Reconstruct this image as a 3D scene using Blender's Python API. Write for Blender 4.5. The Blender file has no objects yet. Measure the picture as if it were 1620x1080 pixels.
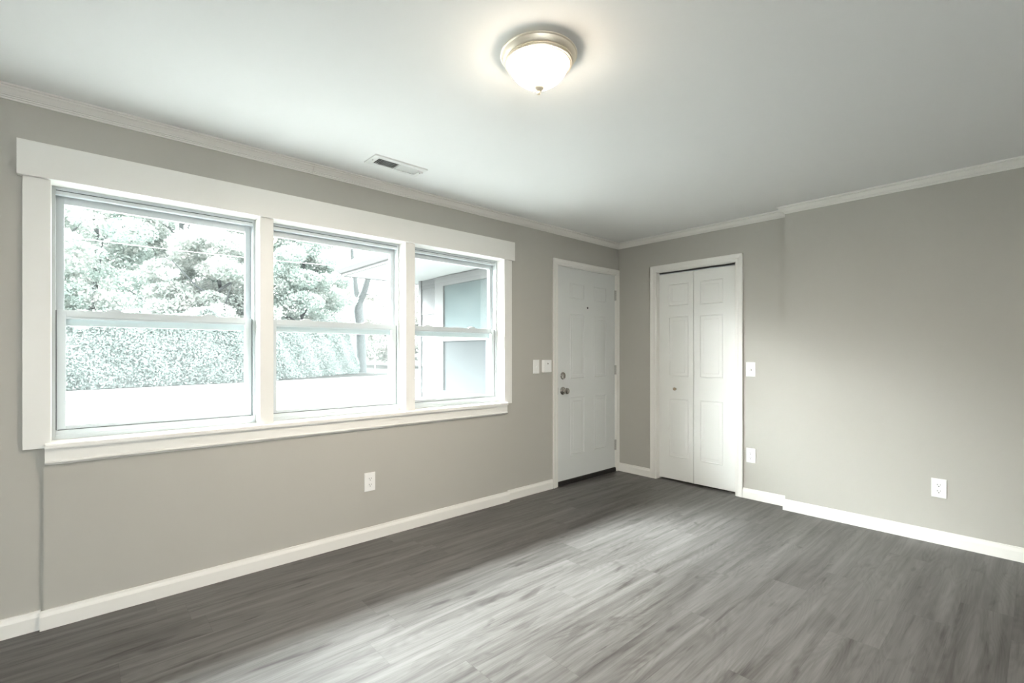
import bpy, bmesh, math, random
import numpy as np
from mathutils import Vector, Matrix

C = bpy.context.scene.collection
PI = math.pi
random.seed(7)
RNG = np.random.default_rng(11)

# ------------------------------------------------------------------ camera
cam_d = bpy.data.cameras.new('camera')
cam_d.sensor_fit = 'HORIZONTAL'; cam_d.sensor_width = 36.0
cam_d.lens = 758.6 / 1620 * 36
cam_d.shift_y = 19.65 / 1620
cam_d.clip_start = 0.02; cam_d.clip_end = 400
cam = bpy.data.objects.new('camera', cam_d); C.objects.link(cam)
cam.location = (-4.1318, -2.9363, 1.2)
cam.rotation_euler = (PI/2, 0, math.radians(47.8917 - 90))
bpy.context.scene.camera = cam
bpy.context.scene.cycles.sample_clamp_indirect = 12

# ------------------------------------------------------------------ sky (bright overcast)
SKY = 15.0
GLOW = 500.0           # the brighter patch of thin cloud in front of the sun
SUN_DIR = (-.42, .62, .70)
LOW_DIR = (-1.0, .62, .42)   # clear gap low in the left of the sky
LOW = 95.0
world = bpy.data.worlds.new('world'); bpy.context.scene.world = world
world.use_nodes = True
wn = world.node_tree; wn.nodes.clear()
w_tc = wn.nodes.new('ShaderNodeTexCoord'); w_sep = wn.nodes.new('ShaderNodeSeparateXYZ')
w_ramp = wn.nodes.new('ShaderNodeValToRGB'); w_bg = wn.nodes.new('ShaderNodeBackground')
w_out = wn.nodes.new('ShaderNodeOutputWorld')
w_ramp.color_ramp.elements[0].position = 0.0; w_ramp.color_ramp.elements[0].color = (.80, .825, .83, 1)
w_ramp.color_ramp.elements[1].position = 0.7; w_ramp.color_ramp.elements[1].color = (.98, .99, 1.0, 1)
wn.links.new(w_tc.outputs['Generated'], w_sep.inputs[0])
wn.links.new(w_sep.outputs['Z'], w_ramp.inputs[0])
wn.links.new(w_ramp.outputs[0], w_bg.inputs[0]); w_bg.inputs[1].default_value = SKY
def glow(direction, lo, hi, strength):
    d = wn.nodes.new('ShaderNodeVectorMath'); d.operation = 'DOT_PRODUCT'
    d.inputs[1].default_value = tuple(c/math.sqrt(sum(k*k for k in direction)) for c in direction)
    r = wn.nodes.new('ShaderNodeMapRange'); r.interpolation_type = 'SMOOTHSTEP'
    r.inputs['From Min'].default_value = lo; r.inputs['From Max'].default_value = hi; r.inputs['To Max'].default_value = strength
    wn.links.new(w_tc.outputs['Generated'], d.inputs[0]); wn.links.new(d.outputs['Value'], r.inputs['Value'])
    return r.outputs[0]
w_bg2 = wn.nodes.new('ShaderNodeBackground'); w_bg2.inputs[0].default_value = (.97, .99, 1, 1); w_add = wn.nodes.new('ShaderNodeAddShader')
w_sum = wn.nodes.new('ShaderNodeMath'); w_sum.operation = 'ADD'
wn.links.new(glow(SUN_DIR, .93, .995, GLOW), w_sum.inputs[0]); wn.links.new(glow(LOW_DIR, .955, .995, LOW), w_sum.inputs[1])
wn.links.new(w_sum.outputs[0], w_bg2.inputs[1])
wn.links.new(w_bg.outputs[0], w_add.inputs[0]); wn.links.new(w_bg2.outputs[0], w_add.inputs[1])
wn.links.new(w_add.outputs[0], w_out.inputs[0])

# ------------------------------------------------------------------ exposure
vs = bpy.context.scene.view_settings
vs.view_transform = 'Standard'; vs.look = 'None'; vs.gamma = 1.0; vs.use_curve_mapping = False
vs.exposure = 0.48

BULB = 32.0          # W, light thrown down by the same lamp
LAMP = 27.0          # emission of the ceiling light's glass bowl

# ------------------------------------------------------------------ material helpers
def mat(name, col, rough=.6, metal=0., spec=.5):
    m = bpy.data.materials.new(name); m.use_nodes = True
    b = m.node_tree.nodes['Principled BSDF']
    b.inputs['Base Color'].default_value = (*col, 1)
    b.inputs['Roughness'].default_value = rough
    b.inputs['Metallic'].default_value = metal
    b.inputs['Specular IOR Level'].default_value = spec
    return m
def NT(m): return m.node_tree.nodes, m.node_tree.links
def add_noise(m, scale, strength=0., colvar=0., dist=.002, detail=3):
    n, l = NT(m); b = n['Principled BSDF']
    tc = n.new('ShaderNodeTexCoord'); t = n.new('ShaderNodeTexNoise')
    t.inputs['Scale'].default_value = scale; t.inputs['Detail'].default_value = detail
    l.new(tc.outputs['Object'], t.inputs['Vector'])
    if strength:
        bp = n.new('ShaderNodeBump'); bp.inputs['Strength'].default_value = strength; bp.inputs['Distance'].default_value = dist
        l.new(t.outputs[0], bp.inputs['Height']); l.new(bp.outputs[0], b.inputs['Normal'])
    if colvar:
        c = b.inputs['Base Color'].default_value[:]
        r = n.new('ShaderNodeValToRGB')
        r.color_ramp.elements[0].position = .3; r.color_ramp.elements[1].position = .7
        r.color_ramp.elements[0].color = tuple(x*(1-colvar) for x in c[:3]) + (1,)
        r.color_ramp.elements[1].color = tuple(min(1, x*(1+colvar)) for x in c[:3]) + (1,)
        l.new(t.outputs[0], r.inputs[0]); l.new(r.outputs[0], b.inputs['Base Color'])
    return m

M = {}
M['wall'] = add_noise(mat('greige_wall_paint', (.455, .439, .400), .72, spec=.3), 220, .06)
M['ceiling'] = add_noise(mat('ceiling_paint', (.88, .885, .875), .85, spec=.2), 160, .05)
M['trim'] = add_noise(mat('white_trim_paint', (.80, .785, .745), .42), 90, .03)
M['wtrim'] = add_noise(mat('white_window_trim_paint', (.80, .79, .755), .42), 90, .03)
M['vinyl'] = mat('white_vinyl', (.60, .645, .66), .35)
M['steeldoor'] = add_noise(mat('painted_steel_door', (.69, .70, .685), .42), 140, .03)
M['closet'] = add_noise(mat('painted_hollow_door', (.83, .83, .80), .45), 140, .03)
M['plastic'] = mat('white_plastic', (.86, .86, .84), .35)
M['strip'] = mat('grey_gap_shade', (.10, .12, .125), .8)  # dark tone standing for the shade in the sash gaps
M['slot'] = mat('dark_slot', (.03, .03, .03), .6)
M['nickel'] = mat('satin_nickel', (.62, .58, .52), .28, 1.0)
M['brushed'] = add_noise(mat('brushed_nickel', (.95, .88, .76), .55, 1.0), 60, .02)
M['chrome'] = mat('aged_chrome', (.45, .43, .40), .22, 1.0)
M['hinge'] = mat('hinge_steel', (.33, .32, .30), .4, .8)
M['sweep'] = add_noise(mat('black_rubber_sweep', (.018, .017, .016), .7), 80, .1)
M['brass'] = mat('worn_brass_knob', (.40, .33, .24), .35, .9)
M['dark'] = mat('closet_dark', (.10, .10, .10), .9)
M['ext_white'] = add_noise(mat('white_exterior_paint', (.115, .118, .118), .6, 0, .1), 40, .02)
M['bark'] = add_noise(mat('grey_bark', (.05, .057, .057), .9), 9, .5, .25, .03)
M['wire'] = mat('pale_cable', (.85, .85, .83), .4)

# louvre paint (vent)
M['vent'] = mat('vent_enamel', (.80, .81, .79), .4)

# siding with vertical striations
def siding_mat():
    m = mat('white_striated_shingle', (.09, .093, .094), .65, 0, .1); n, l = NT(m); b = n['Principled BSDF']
    tc = n.new('ShaderNodeTexCoord'); mp = n.new('ShaderNodeMapping'); mp.inputs['Scale'].default_value = (1, 1, .04)
    t = n.new('ShaderNodeTexNoise'); t.inputs['Scale'].default_value = 55; t.inputs['Detail'].default_value = 2
    l.new(tc.outputs['Object'], mp.inputs[0]); l.new(mp.outputs[0], t.inputs['Vector'])
    bp = n.new('ShaderNodeBump'); bp.inputs['Strength'].default_value = .6; bp.inputs['Distance'].default_value = .01
    l.new(t.outputs[0], bp.inputs['Height']); l.new(bp.outputs[0], b.inputs['Normal'])
    return m
M['siding'] = siding_mat()
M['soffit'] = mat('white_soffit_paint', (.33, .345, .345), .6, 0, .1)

# window glass: clear with a faint film mixed in to wash out the view with haze
def glass_mat(name, veil=.07, tint=(.965, .985, .98), refl=.035):
    m = bpy.data.materials.new(name); m.use_nodes = True; n, l = NT(m); n.clear()
    out = n.new('ShaderNodeOutputMaterial')
    tr = n.new('ShaderNodeBsdfTransparent'); tr.inputs[0].default_value = (*tint, 1)
    tl = n.new('ShaderNodeBsdfTranslucent'); tl.inputs[0].default_value = (.9, .95, .95, 1)
    gl = n.new('ShaderNodeBsdfGlossy'); gl.inputs['Roughness'].default_value = .02
    m1 = n.new('ShaderNodeMixShader'); m1.inputs[0].default_value = veil
    m2 = n.new('ShaderNodeMixShader'); lw = n.new('ShaderNodeLayerWeight')
    pw = n.new('ShaderNodeMath'); pw.operation = 'POWER'; l.new(lw.outputs['Facing'], pw.inputs[0]); pw.inputs[1].default_value = 5
    fr = n.new('ShaderNodeMath'); fr.operation = 'MULTIPLY_ADD'; l.new(pw.outputs[0], fr.inputs[0]); fr.inputs[1].default_value = refl*12; fr.inputs[2].default_value = refl
    l.new(tr.outputs[0], m1.inputs[1]); l.new(tl.outputs[0], m1.inputs[2])
    l.new(fr.outputs[0], m2.inputs[0]); l.new(m1.outputs[0], m2.inputs[1]); l.new(gl.outputs[0], m2.inputs[2])
    l.new(m2.outputs[0], out.inputs[0])
    return m
M['glass'] = glass_mat('window_glass', .0035)
M['screen'] = glass_mat('insect_screen_mesh', .003, (.96, .975, .975), .0)
# dark house-window glass with mirror-like sky reflection
M['darkglass'] = mat('house_window_glass', (.06, .076, .078), .06, 0, .5)
M['panelglass'] = mat('house_window_screen', (.026, .029, .030), .7, 0, .05)

def lamp_mat():
    m = bpy.data.materials.new('frosted_lit_glass'); m.use_nodes = True
    b = m.node_tree.nodes['Principled BSDF']
    b.inputs['Base Color'].default_value = (.9, .88, .84, 1); b.inputs['Roughness'].default_value = .25
    b.inputs['Emission Color'].default_value = (1.0, .84, .66, 1); b.inputs['Emission Strength'].default_value = LAMP
    return m
M['lampglass'] = lamp_mat()

# leaves
def leaf_mat(name, c0, c1, c2, sc=.55):
    m = bpy.data.materials.new(name); m.use_nodes = True; n, l = NT(m); n.clear()
    out = n.new('ShaderNodeOutputMaterial')
    tc = n.new('ShaderNodeTexCoord'); t = n.new('ShaderNodeTexNoise'); t.inputs['Scale'].default_value = sc; t.inputs['Detail'].default_value = 5
    t.inputs['Roughness'].default_value = .7
    l.new(tc.outputs['Object'], t.inputs['Vector'])
    r = n.new('ShaderNodeValToRGB'); e = r.color_ramp.elements
    e[0].position = .36; e[0].color = (*c0, 1); e[1].position = .66; e[1].color = (*c2, 1)
    k = e.new(.50); k.color = (*c1, 1)
    l.new(t.outputs[0], r.inputs[0])
    d = n.new('ShaderNodeBsdfDiffuse'); tl = n.new('ShaderNodeBsdfTranslucent')
    l.new(r.outputs[0], d.inputs[0]); l.new(r.outputs[0], tl.inputs[0])
    mx = n.new('ShaderNodeMixShader'); mx.inputs[0].default_value = .4
    l.new(d.outputs[0], mx.inputs[1]); l.new(tl.outputs[0], mx.inputs[2]); l.new(mx.outputs[0], out.inputs[0])
    return m
M['leaf_a'] = leaf_mat('green_leaves', (.23, .285, .26), (.275, .318, .294), (.33, .342, .32))
M['leaf_b'] = leaf_mat('pale_flowering_leaves', (.235, .272, .25), (.275, .30, .28), (.33, .328, .312), .8)
M['leaf_h'] = leaf_mat('hedge_leaves', (.22, .26, .244), (.255, .288, .274), (.285, .308, .295), .4)
M['leaf_far'] = leaf_mat('far_pale_leaves', (.17, .19, .175), (.22, .225, .205), (.26, .25, .235), .6)

def grass_mat():
    m = mat('pale_lawn', (.0165, .0168, .0152), .95, spec=.1)
    return add_noise(m, 3.0, .3, .12, .02, 6)
M['grass'] = grass_mat()
M['road'] = add_noise(mat('pale_concrete_road', (.20, .20, .195), .9), 6, .1, .05)

# floor: grey oak vinyl planks, boards along X
def floor_mat():
    m = mat('grey_oak_vinyl_plank', (.2, .2, .2), .38, spec=.5); n, l = NT(m); b = n['Principled BSDF']
    W, L = .178, 1.22
    def math_(op, a, bb=None, c=None):
        nd = n.new('ShaderNodeMath'); nd.operation = op
        for i, v in enumerate((a, bb, c)):
            if v is None: continue
            if isinstance(v, (int, float)): nd.inputs[i].default_value = v
            else: l.new(v, nd.inputs[i])
        return nd.outputs[0]
    tc = n.new('ShaderNodeTexCoord'); sp = n.new('ShaderNodeSeparateXYZ'); l.new(tc.outputs['Object'], sp.inputs[0])
    X, Y = sp.outputs['X'], sp.outputs['Y']
    v = math_('DIVIDE', Y, W); row = math_('FLOOR', v); fv = math_('FRACT', v)
    wn1 = n.new('ShaderNodeTexWhiteNoise'); wn1.noise_dimensions = '1D'; l.new(row, wn1.inputs['W'])
    u = math_('ADD', math_('DIVIDE', X, L), wn1.outputs['Value']); col = math_('FLOOR', u); fu = math_('FRACT', u)
    cid = n.new('ShaderNodeCombineXYZ'); l.new(row, cid.inputs[0]); l.new(col, cid.inputs[1])
    wn2 = n.new('ShaderNodeTexWhiteNoise'); wn2.noise_dimensions = '3D'; l.new(cid.outputs[0], wn2.inputs['Vector'])
    rnd = wn2.outputs['Value']
    # grain space, shifted per board
    sh = math_('MULTIPLY', rnd, 37.0)
    gx = math_('ADD', X, sh); gy = math_('ADD', Y, math_('MULTIPLY', sh, 1.7))
    def noise(sx, sy, scale, detail, rough, dist):
        cb = n.new('ShaderNodeCombineXYZ'); l.new(math_('MULTIPLY', gx, sx), cb.inputs[0]); l.new(math_('MULTIPLY', gy, sy), cb.inputs[1])
        t = n.new('ShaderNodeTexNoise'); t.inputs['Scale'].default_value = scale; t.inputs['Detail'].default_value = detail
        t.inputs['Roughness'].default_value = rough; t.inputs['Distortion'].default_value = dist
        l.new(cb.outputs[0], t.inputs['Vector']); return t.outputs[0]
    n_big = noise(.75, 9.5, 1.5, 3, .55, .25)         # long smoky streaks
    n_mid = noise(.55, 15, 2.2, 2.5, .55, .3)
    n_fine = noise(3.2, 130, 2.0, 3, .65, .2)           # pores
    # cathedral figure: rings cut out of a stretched noise field
    rings = math_('PINGPONG', math_('MULTIPLY', noise(.7, 5.6, 1.3, 1, .4, .2), 26), .5)
    fig = math_('MULTIPLY', math_('SUBTRACT', rings, .25), .24)
    spots = noise(3.0, 11, 1.1, 2, .5, .8)
    knot = math_('MULTIPLY', math_('MAXIMUM', math_('SUBTRACT', spots, .62), 0), -3.0)
    feather = math_('MULTIPLY', math_('MAXIMUM', math_('SUBTRACT', noise(1.3, 19, 1.7, 3, .6, .9), .56), 0), -1.7)
    s = math_('ADD', math_('MULTIPLY', math_('SUBTRACT', n_big, .5), 1.10), math_('MULTIPLY', math_('SUBTRACT', n_mid, .5), .80))
    s = math_('ADD', s, math_('MULTIPLY', math_('SUBTRACT', n_fine, .5), .60))
    s = math_('ADD', s, fig); s = math_('ADD', s, knot); s = math_('ADD', s, feather)
    s = math_('ADD', s, math_('MULTIPLY', math_('SUBTRACT', rnd, .5), .10))
    s = math_('ADD', s, .60)
    r = n.new('ShaderNodeValToRGB'); e = r.color_ramp.elements
    e[0].position = .05; e[0].color = (.030, .0265, .0245, 1); e[1].position = .95; e[1].color = (.150, .145, .138, 1)
    k = e.new(.5); k.color = (.086, .081, .0765, 1)
    l.new(s, r.inputs[0])
    # seams
    ev = math_('MULTIPLY', math_('MINIMUM', fv, math_('SUBTRACT', 1, fv)), W)
    eu = math_('MULTIPLY', math_('MINIMUM', fu, math_('SUBTRACT', 1, fu)), L)
    ed = math_('MINIMUM', ev, eu)
    seam = n.new('ShaderNodeMapRange'); seam.inputs['From Min'].default_value = .0004; seam.inputs['From Max'].default_value = .0016
    seam.inputs['To Min'].default_value = .80; seam.inputs['To Max'].default_value = 1.0
    l.new(ed, seam.inputs['Value'])
    mx = n.new('ShaderNodeMix'); mx.data_type = 'RGBA'; mx.blend_type = 'MULTIPLY'; mx.inputs[0].default_value = 1
    l.new(r.outputs[0], mx.inputs[6]); l.new(seam.outputs[0], mx.inputs[7])
    l.new(mx.outputs[2], b.inputs['Base Color'])
    rg = n.new('ShaderNodeMapRange'); rg.inputs['To Min'].default_value = .34; rg.inputs['To Max'].default_value = .50
    l.new(n_fine, rg.inputs['Value']); l.new(rg.outputs[0], b.inputs['Roughness'])
    bp = n.new('ShaderNodeBump'); bp.inputs['Strength'].default_value = .25; bp.inputs['Distance'].default_value = .0015
    l.new(math_('ADD', math_('MULTIPLY', n_fine, .6), seam.outputs[0]), bp.inputs['Height']); l.new(bp.outputs[0], b.inputs['Normal'])
    return m
M['floor'] = floor_mat()

# ------------------------------------------------------------------ object helpers
def obj(name, bm, m, parent=None, smooth=False, bevel=0.):
    bmesh.ops.recalc_face_normals(bm, faces=bm.faces)
    if bevel:
        ed = [e for e in bm.edges if len(e.link_faces) == 2 and e.calc_face_angle(0) > .6]
        bmesh.ops.bevel(bm, geom=ed, offset=bevel, segments=2, affect='EDGES', profile=.6)
    me = bpy.data.meshes.new(name); bm.to_mesh(me); bm.free()
    me.materials.append(m)
    if smooth:
        for p in me.polygons: p.use_smooth = True
        try: me.set_sharp_from_angle(angle=math.radians(38))
        except Exception: pass
    o = bpy.data.objects.new(name, me); C.objects.link(o)
    if parent is not None: o.parent = parent
    return o
def tag(o, label=None, cat=None, group=None, kind=None):
    if label: o['label'] = label
    if cat: o['category'] = cat
    if group: o['group'] = group
    if kind: o['kind'] = kind
    return o
def empty(name, loc=(0, 0, 0), rz=0., label=None, cat=None, group=None, kind=None):
    o = bpy.data.objects.new(name, None); C.objects.link(o)
    o.location = loc; o.rotation_euler = (0, 0, rz); o.empty_display_size = .05
    return tag(o, label, cat, group, kind)
def box(bm, x0, x1, y0, y1, z0, z1):
    v = [bm.verts.new(p) for p in ((x0, y0, z0), (x1, y0, z0), (x1, y1, z0), (x0, y1, z0), (x0, y0, z1), (x1, y0, z1), (x1, y1, z1), (x0, y1, z1))]
    for f in ((0, 3, 2, 1), (4, 5, 6, 7), (0, 1, 5, 4), (1, 2, 6, 5), (2, 3, 7, 6), (3, 0, 4, 7)): bm.faces.new([v[i] for i in f])
def BX(*b):
    bm = bmesh.new()
    for k in b: box(bm, *k)
    return bm
def prism(bm, prof, p0, p1, U, V, m0=0., m1=0.):
    """extrude the closed outline prof [(u,v)] from p0 to p1; the ends slide along the run by m*u (mitres)"""
    p0, p1, U, V = map(Vector, (p0, p1, U, V)); D = (p1-p0).normalized()
    a = [bm.verts.new(p0 + U*u + V*v + D*(m0*u)) for u, v in prof]
    b = [bm.verts.new(p1 + U*u + V*v + D*(m1*u)) for u, v in prof]
    k = len(prof)
    for i in range(k): bm.faces.new((a[i], a[(i+1) % k], b[(i+1) % k], b[i]))
    bm.faces.new(a[::-1]); bm.faces.new(b)
def lathe(bm, prof, seg=48, origin=(0, 0, 0), axis='Z'):
    """prof [(r, h)] from one pole/rim to the other, turned about the axis"""
    ox, oy, oz = origin; rings = []
    for r, h in prof:
        ring = []
        for i in range(seg if r > 1e-6 else 1):
            a = 2*PI*i/seg; c, s = r*math.cos(a), r*math.sin(a)
            p = {'Z': (ox+c, oy+s, oz+h), 'Y': (ox+c, oy+h, oz+s), 'X': (ox+h, oy+c, oz+s)}[axis]
            ring.append(bm.verts.new(p))
        rings.append(ring)
    for A, B in zip(rings, rings[1:]):
        for i in range(seg):
            j = (i+1) % seg
            if len(A) == 1 and len(B) == 1: continue
            if len(A) == 1: bm.faces.new((A[0], B[i], B[j]))
            elif len(B) == 1: bm.faces.new((A[i], B[0], A[j]))
            else: bm.faces.new((A[i], B[i], B[j], A[j]))
    for R in (rings[0], rings[-1]):
        if len(R) > 1: bm.faces.new(R)
def tube(bm, pts, radii, seg=10):
    pts = [Vector(p) for p in pts]; rings = []
    if isinstance(radii, (int, float)): radii = [radii]*len(pts)
    for i, p in enumerate(pts):
        d = (pts[min(i+1, len(pts)-1)] - pts[max(i-1, 0)]).normalized()
        a = d.cross(Vector((0, 0, 1)));
        if a.length < 1e-3: a = d.cross(Vector((1, 0, 0)))
        a.normalize(); b = d.cross(a)
        rings.append([bm.verts.new(p + a*radii[i]*math.cos(2*PI*k/seg) + b*radii[i]*math.sin(2*PI*k/seg)) for k in range(seg)])
    for A, B in zip(rings, rings[1:]):
        for k in range(seg): bm.faces.new((A[k], A[(k+1) % seg], B[(k+1) % seg], B[k]))
    bm.faces.new(rings[0][::-1]); bm.faces.new(rings[-1])
def copy_tree(o, parent=None):
    c = o.copy(); C.objects.link(c)
    if parent is not None: c.parent = parent
    for ch in list(o.children): copy_tree(ch, c)
    return c

# ------------------------------------------------------------------ room numbers
H = 2.33                       # ceiling height
XL, YB = -6.6, -5.8            # far left wall, wall behind the camera
TB = .092                      # how far the right wall steps forward
YS = -1.606                    # where it steps
TA = .018                      # bump-out under the windows
PX0, PX1 = -4.245, -1.543      # its ends
WX0, WX1, WZ0, WZ1 = -4.222, -1.579, .81, 1.962    # window opening
WALL = .19

# ------------------------------------------------------------------ shell
S = 'structure'
tag(obj('floor', BX((XL-.2, .85, YB-.2, WALL, -.12, 0)), M['floor']), 'grey oak-look vinyl plank floor of the empty room', 'floor', kind=S)
tag(obj('ceiling', BX((XL-.2, .85, YB-.2, WALL, H, H+.12)), M['ceiling']), 'smooth white ceiling with the round lamp on it', 'ceiling', kind=S)
DX0, DX1, DZ = -.925, -.047, 2.005      # front door opening
bm = BX((XL-.2, WX0-.02, 0, WALL, 0, H), (WX0-.02, WX1+.02, 0, WALL, 0, WZ0-.025), (WX0-.02, WX1+.02, 0, WALL, WZ1+.02, H),
        (WX1+.02, DX0, 0, WALL, 0, H), (DX0, DX1, 0, WALL, DZ, H), (DX1, .12, 0, WALL, 0, H))
box(bm, PX0, PX1, -TA, 0, 0, .735)
tag(obj('wall_left', bm, M['wall']), 'greige wall holding the three windows and the white entry door', 'wall', kind=S)
CY0, CY1, CZ = -.44, -1.194, 1.985      # closet opening
bm = BX((0, .12, CY0, 0, 0, H), (0, .12, CY1, CY0, CZ, H), (0, .12, YS, CY1, 0, H))
box(bm, -TB, .12, YB, YS, 0, H)
tag(obj('wall_right', bm, M['wall']), 'greige wall with the bifold closet door, stepping forward at the right', 'wall', kind=S)
tag(obj('wall_closet', BX((.7, .75, -1.6, 0, 0, H), (.12, .7, -1.65, -1.6, 0, H), (.12, .7, -.05, 0, 0, H)), M['dark']), 'dark inside of the closet behind the bifold door', 'wall', kind=S)
# behind the camera: wall with an added opening for fill light, and the far end wall
FILL_WIN = (-6.5, -4.85, .03, 2.12)
bm = BX((XL-.2, FILL_WIN[0], YB-.15, YB, 0, H), (FILL_WIN[1], .12, YB-.15, YB, 0, H), (FILL_WIN[0], FILL_WIN[1], YB-.15, YB, 0, FILL_WIN[2]), (FILL_WIN[0], FILL_WIN[1], YB-.15, YB, FILL_WIN[3], H))
tag(obj('wall_back', bm, M['wall']), 'greige wall behind the viewer, opposite the three windows', 'wall', kind=S)
tag(obj('wall_far', BX((XL-.15, XL, YB, 0, 0, H)), M['wall']), 'greige end wall out of view at the left', 'wall', kind=S)

# ------------------------------------------------------------------ baseboards and crown
BB = [(0, 0), (.014, 0), (.014, .058), (.0115, .066), (.008, .074), (.007, .083), (0, .083)]
def runA(name, x0, x1, yf, label):
    bm = bmesh.new(); prism(bm, BB, (x0, yf, 0), (x1, yf, 0), (0, -1, 0), (0, 0, 1)); return tag(obj(name, bm, M['trim']), label, 'baseboard', kind=S)
def runB(name, y0, y1, xf, label, m1=0.):
    bm = bmesh.new(); prism(bm, BB, (xf, y0, 0), (xf, y1, 0), (-1, 0, 0), (0, 0, 1)); return tag(obj(name, bm, M['trim']), label, 'baseboard', kind=S)
runA('baseboard_left', XL, PX0-.010, 0, 'white baseboard at the far left, before the bumped-out wall under the windows')
runA('baseboard_left.001', PX0-.012, PX1+.012, -TA, 'long white baseboard along the bumped-out wall under the windows')
runA('baseboard_left.002', PX1+.012, -.995, 0, 'short white baseboard between the window wall bump-out and the entry door')
runB('baseboard_right', -.016, -.378, 0, 'short white baseboard between the entry door corner and the closet door')
runB('baseboard_right.001', -1.254, YS, 0, 'short white baseboard between the closet door and the wall step')
runB('baseboard_right.002', YS+.012, YB, -TB, 'long white baseboard on the stepped-forward right wall')
# crown: u = away from the wall, v = down from the ceiling
CR = [(0, 0), (.046, 0), (.046, .007), (.038, .009), (.038, .013), (.040, .016), (.034, .021), (.026, .031), (.020, .037), (.020, .040), (.012, .0405), (.012, .046), (.006, .0465), (.006, .054), (0, .054)]
bm = bmesh.new(); prism(bm, CR, (XL, 0, H), (-3.095, 0, H), (0, -1, 0), (0, 0, -1))
tag(obj('trim_1', bm, M['trim']), 'crown moulding over the left end of the windows', 'crown moulding', kind=S)
bm = bmesh.new(); prism(bm, CR, (-3.0935, 0, H), (0, 0, H), (0, -1, 0), (0, 0, -1), 0, -1)
tag(obj('trim_2', bm, M['trim']), 'crown moulding from the seam to the corner above the entry door', 'crown moulding', kind=S)
bm = bmesh.new(); prism(bm, CR, (0, 0, H), (0, YS, H), (-1, 0, 0), (0, 0, -1), 1, 0)
tag(obj('trim_3', bm, M['trim']), 'crown moulding above the bifold closet door', 'crown moulding', kind=S)
bm = bmesh.new(); prism(bm, CR, (-TB, YS, H), (-TB, YB, H), (-1, 0, 0), (0, 0, -1), -1, 0)
prism(bm, CR, (-TB, YS, H), (0, YS, H), (0, 1, 0), (0, 0, -1), -1, 0)
tag(obj('trim_4', bm, M['trim']), 'crown moulding on the stepped-forward right wall', 'crown moulding', kind=S)

# ------------------------------------------------------------------ window trim
tag(obj('trim_5', BX((-4.326, -1.479, -.040, 0, 1.962, 2.112)), M['wtrim'], bevel=.0015), 'wide flat white header board over all three windows', 'window trim', kind=S)
tag(obj('trim_6', BX((-4.310, WX0, -.020, 0, .789, 1.962)), M['wtrim'], bevel=.0015), 'flat white casing at the left end of the windows', 'window trim', kind=S)
tag(obj('trim_7', BX((WX1, -1.496, -.020, 0, .797, 1.962)), M['wtrim'], bevel=.0015), 'flat white casing at the right end of the windows', 'window trim', kind=S)
MU1 = (-3.384, -3.314); MU2 = (-2.474, -2.402)
tag(obj('trim_8', BX((*MU1, -.020, WALL, WZ0, WZ1)), M['wtrim'], bevel=.0015), 'white mullion post between the left and the middle window', 'window trim', kind=S)
tag(obj('trim_9', BX((*MU2, -.020, WALL, WZ0, WZ1)), M['wtrim'], bevel=.0015), 'white mullion post between the middle and the right window', 'window trim', kind=S)
bm = BX((WX0-.02, WX0, 0, WALL, WZ0, WZ1+.02), (WX1, WX1+.02, 0, WALL, WZ0, WZ1+.02), (WX0, WX1, 0, WALL, WZ1, WZ1+.02))
tag(obj('trim_10', bm, M['wtrim']), 'white jamb boards lining the window opening', 'window trim', kind=S)
bm = bmesh.new()
prism(bm, [(0.050, .788), (.050, .803), (.047, .808), (.042, .81), (-WALL-.02, .81), (-WALL-.02, .785), (.0, .785), (.0, .788)], (-4.241, 0, 0), (-1.562, 0, 0), (0, -1, 0), (0, 0, 1))
tag(obj('trim_11', bm, M['wtrim']), 'long white window stool running under all three windows', 'window sill', kind=S)
bm = bmesh.new()
prism(bm, [(TA, .788), (TA+.016, .788), (TA+.016, .734), (TA+.022, .730), (TA+.022, .725), (TA+.014, .720), (TA+.010, .714), (TA, .714)], (-4.241, 0, 0), (-1.558, 0, 0), (0, -1, 0), (0, 0, 1))
tag(obj('trim_12', bm, M['wtrim']), 'long white apron board under the window stool', 'window trim', kind=S)

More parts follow.
